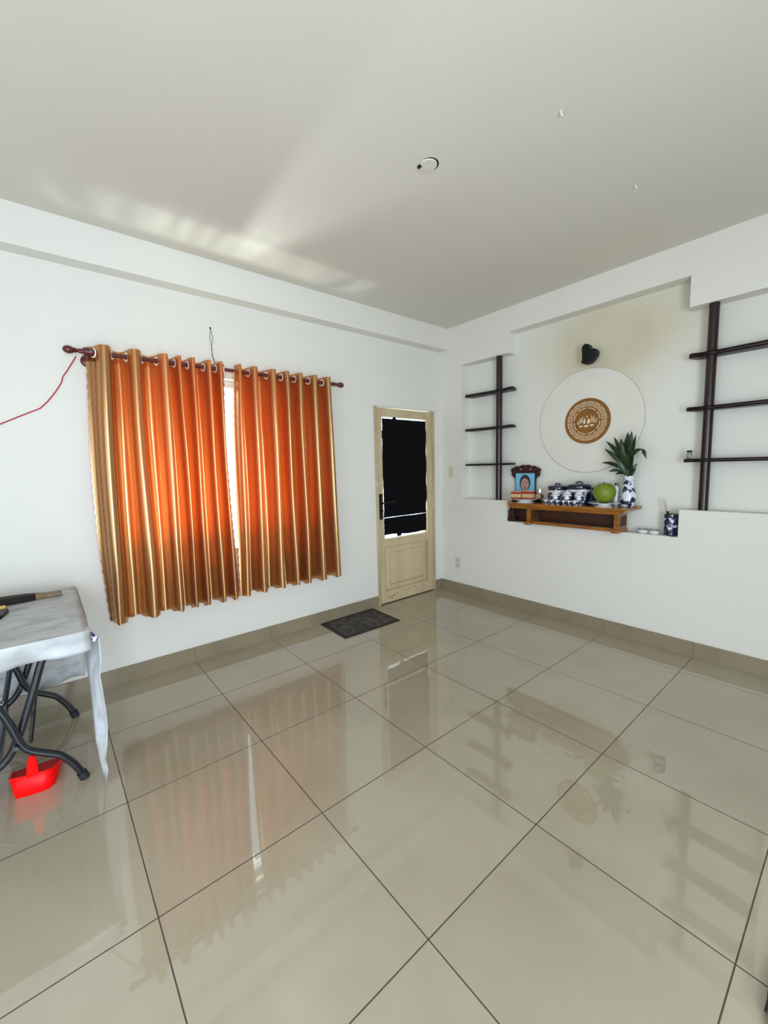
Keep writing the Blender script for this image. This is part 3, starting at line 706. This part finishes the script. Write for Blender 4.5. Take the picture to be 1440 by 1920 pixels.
# cakes
def cake(label, y0, y1, z0, z1, x, tilt):
    t = thing('wrapped_cake', label, 'cake', (x, (y0 + y1) / 2, z0), 'wrapped cakes on the plate')
    rot = Matrix.Rotation(tilt, 4, 'Z'); c = Vector((x, (y0 + y1) / 2, (z0 + z1) / 2)); w2 = (y1 - y0) / 2; h = z1 - z0
    MB().box(-.024, .024, -w2, w2, -h * .5, h * .5, bev=.005, rot=rot, at=c).build('wrapper', M_packc, t)
    MB().box(-.0255, .0255, -w2 - .001, w2 + .001, -h * .15, h * .15, bev=.004, rot=rot, at=c + Vector((0, 0, h * .30))).build('red_band', M_packr, t)
    MB().box(-.0255, .0255, -w2 - .001, w2 + .001, -h * .08, h * .08, bev=.002, rot=rot, at=c - Vector((0, 0, h * .38))).build('red_edge', M_packr, t)
cake('red and cream wrapped cake on the left of the plate', -1.072, -.975, 1.082, 1.150, -.085, .12)
cake('red and cream wrapped cake on the right of the plate', -1.190, -1.086, 1.082, 1.158, -.085, -.06)
o = MB().lathe([(0, 0), (.022, .003), (.030, .016), (.029, .032), (.020, .045), (0, .050)], (-.03, -1.206, 1.083), 20).build('bun', M_bun, smooth=True)
o.data.update(); tag(o, 'small round brown bun behind the wrapped cakes', 'bun')
# oil lamp
t = thing('oil_lamp', 'little glass oil lamp with a lit flame right of the portrait', 'oil lamp', (.035, -1.185, AZ))
MB().lathe([(0, 0), (.026, 0), (.028, .004), (.012, .014), (.012, .03), (.030, .042), (.030, .062), (.014, .074), (0, .074)], (.035, -1.185, AZ), 20).build('font', M_black, t, smooth=True)
MB().lathe([(.014, .074), (.024, .10), (.026, .12), (.016, .145), (.012, .185), (.0125, .190)], (.035, -1.185, AZ), 20).build('glass_chimney', M_glass, t, smooth=True)
MB().lathe([(0, .082), (.007, .094), (.006, .108), (.002, .122), (0, .125)], (.035, -1.185, AZ), 12).build('flame', M_flame, t, smooth=True)

def big_jar(label, x, y, r, h):
    t = thing('lidded_jar', label, 'jar', (x, y, AZ), 'large blue and white lidded jars')
    MB().lathe([(0, 0), (r * .94, 0), (r, .006), (r, h * .68), (r * .98, h * .70), (0, h * .70)], (x, y, AZ), 36).build('jar_body', M_bwd, t, smooth=True, angle=50)
    MB().lathe([(r * 1.005, h * .56), (r * 1.012, h * .57), (r * 1.012, h * .66), (r * 1.005, h * .67)], (x, y, AZ), 36).build('white_band', M_white, t, smooth=True)
    l = MB().lathe([(r * 1.03, h * .70), (r * 1.05, h * .72), (r * 1.05, h * .84), (r * .99, h * .88), (r * .4, h * .93), (0, h * .94)], (x, y, AZ), 36).build('lid', M_navy, t, smooth=True, angle=50)
    MB().tube([(x, y - r * .32, AZ + h * .92), (x, y - r * .22, AZ + h * .985), (x, y, AZ + h), (x, y + r * .22, AZ + h * .985), (x, y + r * .32, AZ + h * .92)], .006, 8).build('lid_handle', M_navy, l, smooth=True)
big_jar('dark blue patterned lidded jar, nearest the portrait', .034, -1.355, .078, .172)
big_jar('largest dark blue patterned lidded jar, middle of three', .028, -1.548, .088, .190)
big_jar('dark blue lidded jar half hidden behind the pomelo', .054, -1.706, .060, .160)
def small_jar(label, x, y, r, h):
    t = thing('small_lidded_pot', label, 'pot', (x, y, AZ), 'small white lidded pots')
    MB().lathe([(0, 0), (r * .62, 0), (r * .62, h * .05), (r * .92, h * .28), (r, h * .45), (r * .93, h * .58), (r * .86, h * .62), (0, h * .62)], (x, y, AZ), 28).build('pot_body', M_bws, t, smooth=True, angle=50)
    l = MB().lathe([(r * .98, h * .62), (r * .98, h * .66), (r * .80, h * .78), (r * .42, h * .88), (r * .16, h * .90), (r * .16, h * .93), (r * .24, h * .96), (r * .15, h), (0, h)], (x, y, AZ), 28).build('lid', M_white, t, smooth=True, angle=50)
    MB().torus((x, y, AZ + h * .70), (0, 0, 1), r * .90, .0022).build('blue_line', M_navy, l, smooth=True, angle=180)
small_jar('white lidded pot with blue dots in front of the nearest-portrait jar', -.094, -1.405, .037, .128)
small_jar('white lidded pot with blue dots, middle of the three pots', -.094, -1.505, .037, .126)
small_jar('white lidded pot with blue dots, closest to the pomelo plate', -.094, -1.603, .037, .128)
def cup(label, x, y, r, h, sau=False):
    t = thing('teacup', label, 'cup', (x, y, AZ), 'small blue and white teacups on the shelf edge')
    MB().lathe([(0, 0), (r * .5, 0), (r * .52, h * .1), (r * .85, h * .45), (r, h), (r * .93, h), (r * .8, h * .5), (0, h * .15)], (x, y, AZ), 24).build('cup_bowl', M_bws, t, smooth=True, angle=50)
    MB().torus((x, y, AZ + h), (0, 0, 1), r * .965, .0016).build('rim', M_white, t, smooth=True, angle=180)
cup('leftmost small blue and white teacup at the shelf edge', -.148, -1.350, .021, .040)
cup('second small blue and white teacup from the left at the shelf edge', -.148, -1.402, .021, .040)
cup('third small blue and white teacup, before the middle pot', -.148, -1.453, .021, .040)
cup('fourth small blue and white teacup from the left at the shelf edge', -.148, -1.505, .021, .040)
cup('rounder blue and white teacup next to the pomelo plate', -.146, -1.598, .025, .044)
cup('narrow blue and white teacup between the fourth and the rounder one', -.146, -1.551, .020, .040)
# pomelo
t = thing('pomelo', 'round green pomelo on the wide footed plate', 'fruit', (-.078, -1.792, AZ + .03))
MB().lathe([(0, 0)] + [(.083 * math.sin(a) ** .95 * (1 - .07 * math.cos(a)), .079 - .079 * math.cos(a) * 1.0) for a in [PI * k / 18 for k in range(1, 18)]] + [(0, .158)], (-.078, -1.792, AZ + .030), 36).build('fruit_body', M_green, t, smooth=True, angle=180)
b = MB(); b.grid([[(-.085, -1.77, AZ + .188), (-.075, -1.77, AZ + .188)], [(-.095, -1.75, AZ + .192), (-.07, -1.75, AZ + .194)], [(-.088, -1.73, AZ + .180), (-.075, -1.73, AZ + .182)]])
b.tube([(-.078, -1.792, AZ + .184), (-.078, -1.785, AZ + .196)], .004, 8); b.build('stem_leaf', M_leaf, t)
# small white bottle behind the pomelo
t = thing('white_flask', 'tiny white flask with a grey cap between pomelo and vase', 'flask', (-.005, -1.845, AZ))
MB().lathe([(0, 0), (.018, 0), (.020, .02), (.020, .13), (.010, .155), (.008, .165), (0, .165)], (.045, -1.832, AZ), 16).build('flask_body', M_white, t, smooth=True)
MB().lathe([(.011, .162), (.011, .185), (0, .186)], (.045, -1.832, AZ), 14).build('cap', M_navy, t, smooth=True)
# vase with lucky bamboo
VX, VY = .022, -1.930
t = thing('vase', 'blue and white porcelain vase at the right end of the shelf', 'vase', (VX, VY, AZ))
MB().lathe([(0, 0), (.046, 0), (.050, .006), (.054, .03), (.056, .06), (.052, .10), (.042, .15), (.036, .185), (.036, .21), (.043, .24), (.040, .24), (.033, .21), (.033, .17), (0, .14)], (VX, VY, AZ), 36).build('vase_body', M_bwv, t, smooth=True, angle=60)
pl = thing('bamboo_plant', 'dark green leafy lucky bamboo cuttings standing in the vase', 'plant', (VX, VY, AZ + .15))
b = MB()
for dy, ty, tz in ((-.010, -1.895, 1.44), (.006, -1.915, 1.47), (.012, -1.870, 1.42), (-.004, -1.945, 1.43)):
    b.tube([(VX, VY + dy, AZ + .16), (VX - .004, (VY + dy + ty) / 2, (AZ + .2 + tz) / 2), (VX - .01, ty, tz)], [.007, .006, .004], 8)
b.build('stalk', M_stalk, pl, smooth=True)
def leaf_blade(p0, p1, wd, droop=0.0, twist=0.0, fwd=-.02):
    p0 = Vector(p0); p1 = Vector(p1); n = 9; rows = []
    d = (p1 - p0).normalized(); side = d.cross(Vector((1, 0, 0.0))).normalized(); side = (side * math.cos(twist) + Vector((1, 0, 0)) * math.sin(twist))
    for k in range(n + 1):
        t_ = k / n; c = p0.lerp(p1, t_) + Vector((fwd * math.sin(PI * t_), 0, droop * math.sin(PI * t_)))
        w_ = 1.2 * wd * (math.sin(PI * min(.999, .12 + t_ * .88)) ** .85) * (1 - .25 * t_) if k < n else .0006
        up = side.cross(d) * w_ * .35
        rows.append([c - side * w_ + up, c, c + side * w_ + up])
    b = MB().grid(rows); o = b.build('leaf', M_leaf, pl, smooth=True, angle=180)
    return o
LV = [((-1.90, 1.40), (-1.764, 1.565), .020, .01, .3), ((-1.89, 1.37), (-1.742, 1.508), .017, .012, -.3), ((-1.90, 1.33), (-1.738, 1.395), .016, .02, .4), ((-1.90, 1.42), (-1.834, 1.592), .020, 0, .2),
      ((-1.905, 1.44), (-1.866, 1.578), .020, 0, -.5), ((-1.91, 1.44), (-1.913, 1.626), .024, 0, .1), ((-1.93, 1.45), (-1.956, 1.628), .022, 0, -.2), ((-1.935, 1.42), (-1.984, 1.602), .017, 0, .5),
      ((-1.93, 1.42), (-2.024, 1.488), .016, .025, .2), ((-2.018, 1.487), (-2.052, 1.415), .012, .01, .2), ((-1.92, 1.32), (-1.802, 1.325), .016, .015, .3), ((-1.92, 1.285), (-1.990, 1.345), .014, -.01, .2), ((-1.94, 1.31), (-1.985, 1.385), .014, 0, -.4),
      ((-1.90, 1.31), (-1.935, 1.46), .022, 0, .3), ((-1.91, 1.36), (-1.88, 1.52), .026, 0, .0), ((-1.92, 1.37), (-1.945, 1.54), .026, 0, .3), ((-1.91, 1.30), (-1.83, 1.300), .015, .01, .8), ((-1.92, 1.30), (-1.86, 1.43), .020, 0, -.4), ((-1.93, 1.30), (-1.975, 1.47), .018, 0, .6)]
for i, (a, c_, wd, dr, tw) in enumerate(LV):
    leaf_blade((VX - .005 + .008 * math.sin(i * 2.1), *a), (VX - .03 + .03 * math.sin(i * 1.7), *c_), wd, dr, tw, fwd=-.012)

# on the ledge: two small dishes, joss stick jar; on the right shelf: lighter
def dish(label, y):
    t = thing('small_dish', label, 'dish', (.045, y, .85), 'small white dishes on the niche ledge')
    MB().lathe([(0, 0), (.026, 0), (.033, .010), (.036, .030), (.032, .030), (.029, .012), (0, .006)], (.045, y, .85), 28).build('dish_bowl', M_white, t, smooth=True, angle=60)
    MB().torus((.045, y, .880), (0, 0, 1), .034, .0025).build('dark_rim', M_navy, t, smooth=True, angle=180)
dish('small white dish with dark rim, next to the altar shelf foot', -2.034)
dish('small white dish with dark rim, next to the joss stick jar', -2.110)
t = thing('joss_stick_jar', 'tall blue and white cylinder jar in the right corner of the ledge', 'incense jar', (.05, -2.212, .85))
MB().lathe([(0, 0), (.040, 0), (.042, .004), (.042, .158), (.040, .160), (.036, .160), (.036, .10), (0, .10)], (.05, -2.212, .85), 36).build('jar_body', M_bwd, t, smooth=True, angle=50)
MB().lathe([(.0425, .006), (.043, .008), (.043, .020), (.0425, .022)], (.05, -2.212, .85), 36).build('base_band', M_navy, t, smooth=True)
MB().lathe([(.0425, .134), (.043, .136), (.043, .156), (.0425, .158)], (.05, -2.212, .85), 36).build('rim_band', M_navy, t, smooth=True)
MB().tube([(.05, -2.196, .96), (.05, -2.188, 1.03)], .008, 10).build('wick_holder', M_black, t)
bun = None
for i, (y, z) in enumerate(((-2.152, 1.125), (-2.160, 1.128), (-2.170, 1.115), (-2.178, 1.10))):
    o = MB().tube([(.05 + .002 * i, -2.192 + .001 * i, .955), (.05 - .004 * i, y, z)], .0016, 6).build('joss_stick', M_incense)
    tag(o, ['joss stick leaning farthest left out of the cylinder jar', 'longest joss stick rising from the cylinder jar', 'third joss stick from the left in the cylinder jar', 'shortest joss stick, rightmost in the cylinder jar'][i], 'joss stick', 'joss sticks in the jar')
t = thing('lighter', 'small grey lighter standing at the left end of the lowest right shelf', 'lighter', (.03, -2.305, 1.408))
MB().box(.022, .040, -2.322, -2.290, 1.408, 1.455, bev=.003).build('lighter_body', M_grey, t)
MB().box(.022, .040, -2.322, -2.292, 1.455, 1.466, bev=.002).build('lighter_top', M_black, t)

# ------------------------------------------------------------------ doormat
t = thing('doormat', 'dark grey rectangular doormat with black border before the door', 'doormat', (-1.345, -.23, 0))
cor = [(-1.640, -.018), (-1.040, -.016), (-1.052, -.443), (-1.655, -.432)]
b = MB(); b.prism([cor], 0.0, .007, 'xy'); b.build('mat_border', M_matb, t, bevel=.002)
cc = Vector((-1.347, -.228)); ins = [(cc.x + (x - cc.x) * .90, cc.y + (y - cc.y) * .86) for x, y in cor]
b = MB(); b.prism([ins], .003, .0095, 'xy'); b.build('mat_pile', M_matc, t, bevel=.002)

# ------------------------------------------------------------------ folding table with cloth
TX0, TX1, TY0, TY1, TZ = -4.57, -3.372, -1.055, -.148, .736
tb = thing('folding_table', 'folding table on crossed dark steel legs at the left edge', 'table', (-3.97, -.6, 0))
MB().box(TX0, TX1, TY0, TY1, TZ - .022, TZ, bev=.004).build('tabletop', M_alum, tb)
legA = [(-3.97, .712), (-3.84, .640), (-3.75, .545), (-3.69, .44), (-3.66, .352), (-3.638, .268), (-3.608, .220), (-3.557, .183), (-3.513, .152), (-3.475, .098), (-3.450, .045), (-3.434, .010)]
legB = [(-3.490, .712), (-3.518, .638), (-3.541, .585), (-3.577, .471), (-3.618, .348), (-3.646, .275), (-3.675, .215), (-3.722, .168), (-3.79, .128), (-3.845, .07), (-3.872, .010)]
def smooth_path(P_):
    out = []
    for i in range(len(P_) - 1):
        p0 = P_[max(i - 1, 0)]; p1 = P_[i]; p2 = P_[i + 1]; p3 = P_[min(i + 2, len(P_) - 1)]
        for k in range(4):
            t_ = k / 4
            out.append(tuple(.5 * (2 * b_ + (c_ - a_) * t_ + (2 * a_ - 5 * b_ + 4 * c_ - d_) * t_ ** 2 + (3 * b_ - a_ - 3 * c_ + d_) * t_ ** 3) for a_, b_, c_, d_ in zip(p0, p1, p2, p3)))
    return out + [P_[-1]]
legA = smooth_path(legA); legB = smooth_path(legB)
for mirror in (0, 1):
    fx = (lambda x: -7.94 - x) if mirror else (lambda x: x)
    for y in (-.885, -.245):
        for L_, dy, nm in ((legA, -.014, 'a'), (legB, .014, 'b')):
            g = MB().tube([(fx(x), y + dy, z) for x, z in L_], .0155, 12).build('leg', M_steel, tb, smooth=True)
            x, z = L_[-1]; x2, z2 = L_[-5]
            MB().tube([(fx(x2 + (x - x2) * .3), y + dy, z2 + (z - z2) * .3), (fx(x), y + dy, .001)], .0200, 12).build('rubber_foot', M_rub, g, smooth=True)
        MB().tube([(fx(-3.652), y - .036, .258), (fx(-3.652), y + .036, .258)], .010, 10).build('pivot_bolt', M_gold if False else M_steel, tb, smooth=True)
    MB().tube([(fx(-3.490), -.885, .700), (fx(-3.490), -.245, .700)], .012, 10).build('crossbar', M_steel, tb, smooth=True)
    MB().tube([(fx(-3.72), -.885, .170), (fx(-3.72), -.245, .170)], .012, 10).build('crossbar', M_steel, tb, smooth=True)
    MB().tube([(fx(-3.640), -.60, .712), (fx(-3.665), -.60, .48), (fx(-3.692), -.60, .352), (fx(-3.70), -.60, .335), (fx(-3.72), -.60, .34), (fx(-3.735), -.60, .36), (fx(-3.72), -.60, .48), (fx(-3.70), -.60, .712)], .011, 8).build('locking_brace', M_steel, tb, smooth=True)
    MB().tube([(fx(-3.582), -.40, .32), (fx(-3.63), -.45, .03)], .009, 8).build('strut', M_steel, tb)
# cloth: top sheet, short front flap, long back flap, and the corner hanging down to the floor
b = MB(); e = .003
def flap(rows): b.grid(rows)
nx = 40
top = [[(TX0 + (TX1 + e - TX0) * i / nx, TY0 - e + (TY1 - TY0 + 2 * e) * j / 10, TZ + e + .0012 * math.sin(i * 1.1 + j) * (1 if 0 < i < nx and 0 < j < 10 else 0)) for i in range(nx + 1)] for j in range(11)]
flap(top)
front = []
for j in range(7):
    h_ = j / 6
    front.append([(TX0 + (TX1 + e - TX0) * i / nx, TY0 - e - (.003 + .004 * math.sin(i * .9) + .003 * math.sin(i * 2.3)) * h_, TZ + e - (.085 + .006 * math.sin(i * .7)) * h_) for i in range(nx + 1)])
flap(front)
back = []
for j in range(13):
    h_ = j / 12
    back.append([(TX0 + (TX1 + e - TX0) * i / nx, TY1 + e + (.006 + .018 * math.sin(i * .55) + .008 * math.sin(i * 1.7)) * h_, TZ + e - (.565 + .01 * math.sin(i * .6)) * h_) for i in range(nx + 1)])
flap(back)
# side flap: gathered folds falling from the front right corner to the floor
ztl = [.739, .70, .66, .59, .52, .45, .37, .28, .20, .13, .075, .012]
xr = [-3.368, -3.340, -3.336, -3.337, -3.348, -3.343, -3.339, -3.338, -3.346, -3.358, -3.352, -3.364]
xl = [-3.374, -3.376, -3.376, -3.379, -3.384, -3.385, -3.384, -3.385, -3.387, -3.380, -3.374, -3.371]
rows = []
for i, z in enumerate(ztl):
    h_ = i / (len(ztl) - 1); yb = TY1 - .02 - (.70) * min(1, h_ * 1.25); yf = TY0 - .004 + .03 * h_
    row = []
    nn = 26
    for k in range(nn + 1):
        t_ = k / nn; y = yf + (yb - yf) * t_
        cx = (xl[i] + xr[i]) / 2; a_ = (xr[i] - xl[i]) / 2; bk = TX1 + e + .004
        fx_ = cx + a_ * math.cos(t_ * PI * 5) * (1 if i else .2); q_ = max(0, 1 - t_ * 4) if i < 3 else max(0, 1 - t_ * .6)
        row.append((bk + (fx_ - bk) * q_, y, z - (0.0 if i < 11 else .006 * math.sin(k)) + (.04 * h_ * t_)))
    rows.append(row)
flap(rows)
o = b.build('tablecloth', M_cloth, smooth=True, angle=50)
sm = o.modifiers.new('thick', 'SOLIDIFY'); sm.thickness = .0012; sm.offset = 1
tag(o, 'white and grey marbled vinyl tablecloth draped over the folding table', 'tablecloth')
MB().grid([[(-3.366 + .002, TY0 - .010, .733), (-3.338, TY0 - .004, .692)], [(-3.366 + .001, TY0 - .012, .690), (-3.334, TY0 - .006, .686)]]).build('printed_corner', blue_white('violet_print', 60, .5, (.03, .015, .10)), o)
# things on the table
t = thing('wooden_mallet', 'dark brown wooden stick with a pale narrow handle end on the table', 'wooden tool', (-3.7, -.30, TZ + .006))
sec = lambda x, hw, h_, yc: [(x, yc - hw, TZ + .006), (x, yc + hw, TZ + .006), (x, yc + hw * .8, TZ + .006 + h_), (x, yc - hw * .8, TZ + .006 + h_), (x, yc - hw, TZ + .006)]
yc = -.31
def loft(secs, name, m):
    b = MB().grid(secs); b.bm.verts.ensure_lookup_table()
    n = len(secs[0]); b.bm.faces.new([b.bm.verts[k] for k in range(n - 1)][::-1]); b.bm.faces.new([b.bm.verts[len(b.bm.verts) - n + k] for k in range(n - 1)])
    return b.build(name, m, t, bevel=.003)
loft([sec(-3.98, .045, .036, yc), sec(-3.75, .045, .036, yc), sec(-3.60, .040, .032, yc), sec(-3.548, .032, .028, yc)], 'dark_blade', M_stickd)
loft([sec(-3.548, .031, .027, yc), sec(-3.50, .020, .024, yc), sec(-3.438, .017, .022, yc)], 'pale_handle', M_stickl)
t = thing('utility_knife', 'black and yellow hand tool lying at the left edge of the table', 'hand tool', (-3.75, -.5, TZ + .005))
MB().prism([[(-3.90, -.46), (-3.652, -.47), (-3.648, -.50), (-3.668, -.60), (-3.72, -.64), (-3.90, -.64)]], TZ + .005, TZ + .022, 'xy').build('tool_body', M_black, t, bevel=.003)
MB().box(-3.90, -3.660, -.468, -.415, TZ + .005, TZ + .026, bev=.006).build('tool_grip', M_yel, t)

# ------------------------------------------------------------------ dustpan
t = thing('dustpan', 'bright red plastic dustpan standing on the floor under the table', 'dustpan', (-3.61, -.78, 0))
b = MB(); th = .003
def rwall(pts, z0, zs): pass
bl, brr = (-3.690, -.866), (-3.548, -.890)
out = [(-3.700, -.64), (-3.692, -.80), (-3.688, -.866), (-3.640, -.880), (-3.575, -.888), (-3.548, -.884), (-3.530, -.862), (-3.515, -.80), (-3.500, -.66)]
zt_ = [.012, .075, .103, .102, .097, .094, .092, .070, .010]
lowr = [(x + (.010 if x < -3.6 else -.012) * (1), y + .012) for x, y in out]
b.grid([[(x, y, .0015) for x, y in lowr], [(x + (0), y, z) for (x, y), z in zip(out, zt_)]])
b.bm.faces.new([b.bm.verts.new((x, y, .0015)) for x, y in lowr])
o = b.build('pan', M_red, t, smooth=True, angle=50); sm = o.modifiers.new('thick', 'SOLIDIFY'); sm.thickness = .0025
MB().tube([(x, y, z) for (x, y), z in zip(out[1:-1], zt_[1:-1])], .004, 8).build('rim', M_red, t, smooth=True)
MB().prism([[(-3.634, .095), (-3.628, .150), (-3.622, .178), (-3.612, .188), (-3.600, .184), (-3.594, .168), (-3.592, .150), (-3.590, .095)]], -.890, -.872, 'xz').build('handle', M_red, t, bevel=.005)

# ------------------------------------------------------------------ slipper at the lower right
t = thing('slipper', 'black slipper cut by the lower right edge of the photo', 'slipper', (-2.11, -3.11, 0))
sl = []
for k in range(28):
    a = 2 * PI * k / 28; r_ = .044 + .004 * math.cos(a)
    sl.append((-2.110 + .132 * math.cos(a), -3.1125 + r_ * math.sin(a)))
MB().prism([sl], 0, .018, 'xy').build('sole', M_black, t, bevel=.004)
b = MB(); rows = []
for i in range(9):
    a = PI * i / 8
    rows.append([(-2.19 + .01 * j, -3.1125 + .042 * math.cos(a) * (1 - .004 * j), .012 + (.018 + .002 * j) * math.sin(a)) for j in range(7)])
b.grid(rows); o = b.build('strap', M_rub, t, smooth=True, angle=180); sm = o.modifiers.new('thick', 'SOLIDIFY'); sm.thickness = .003
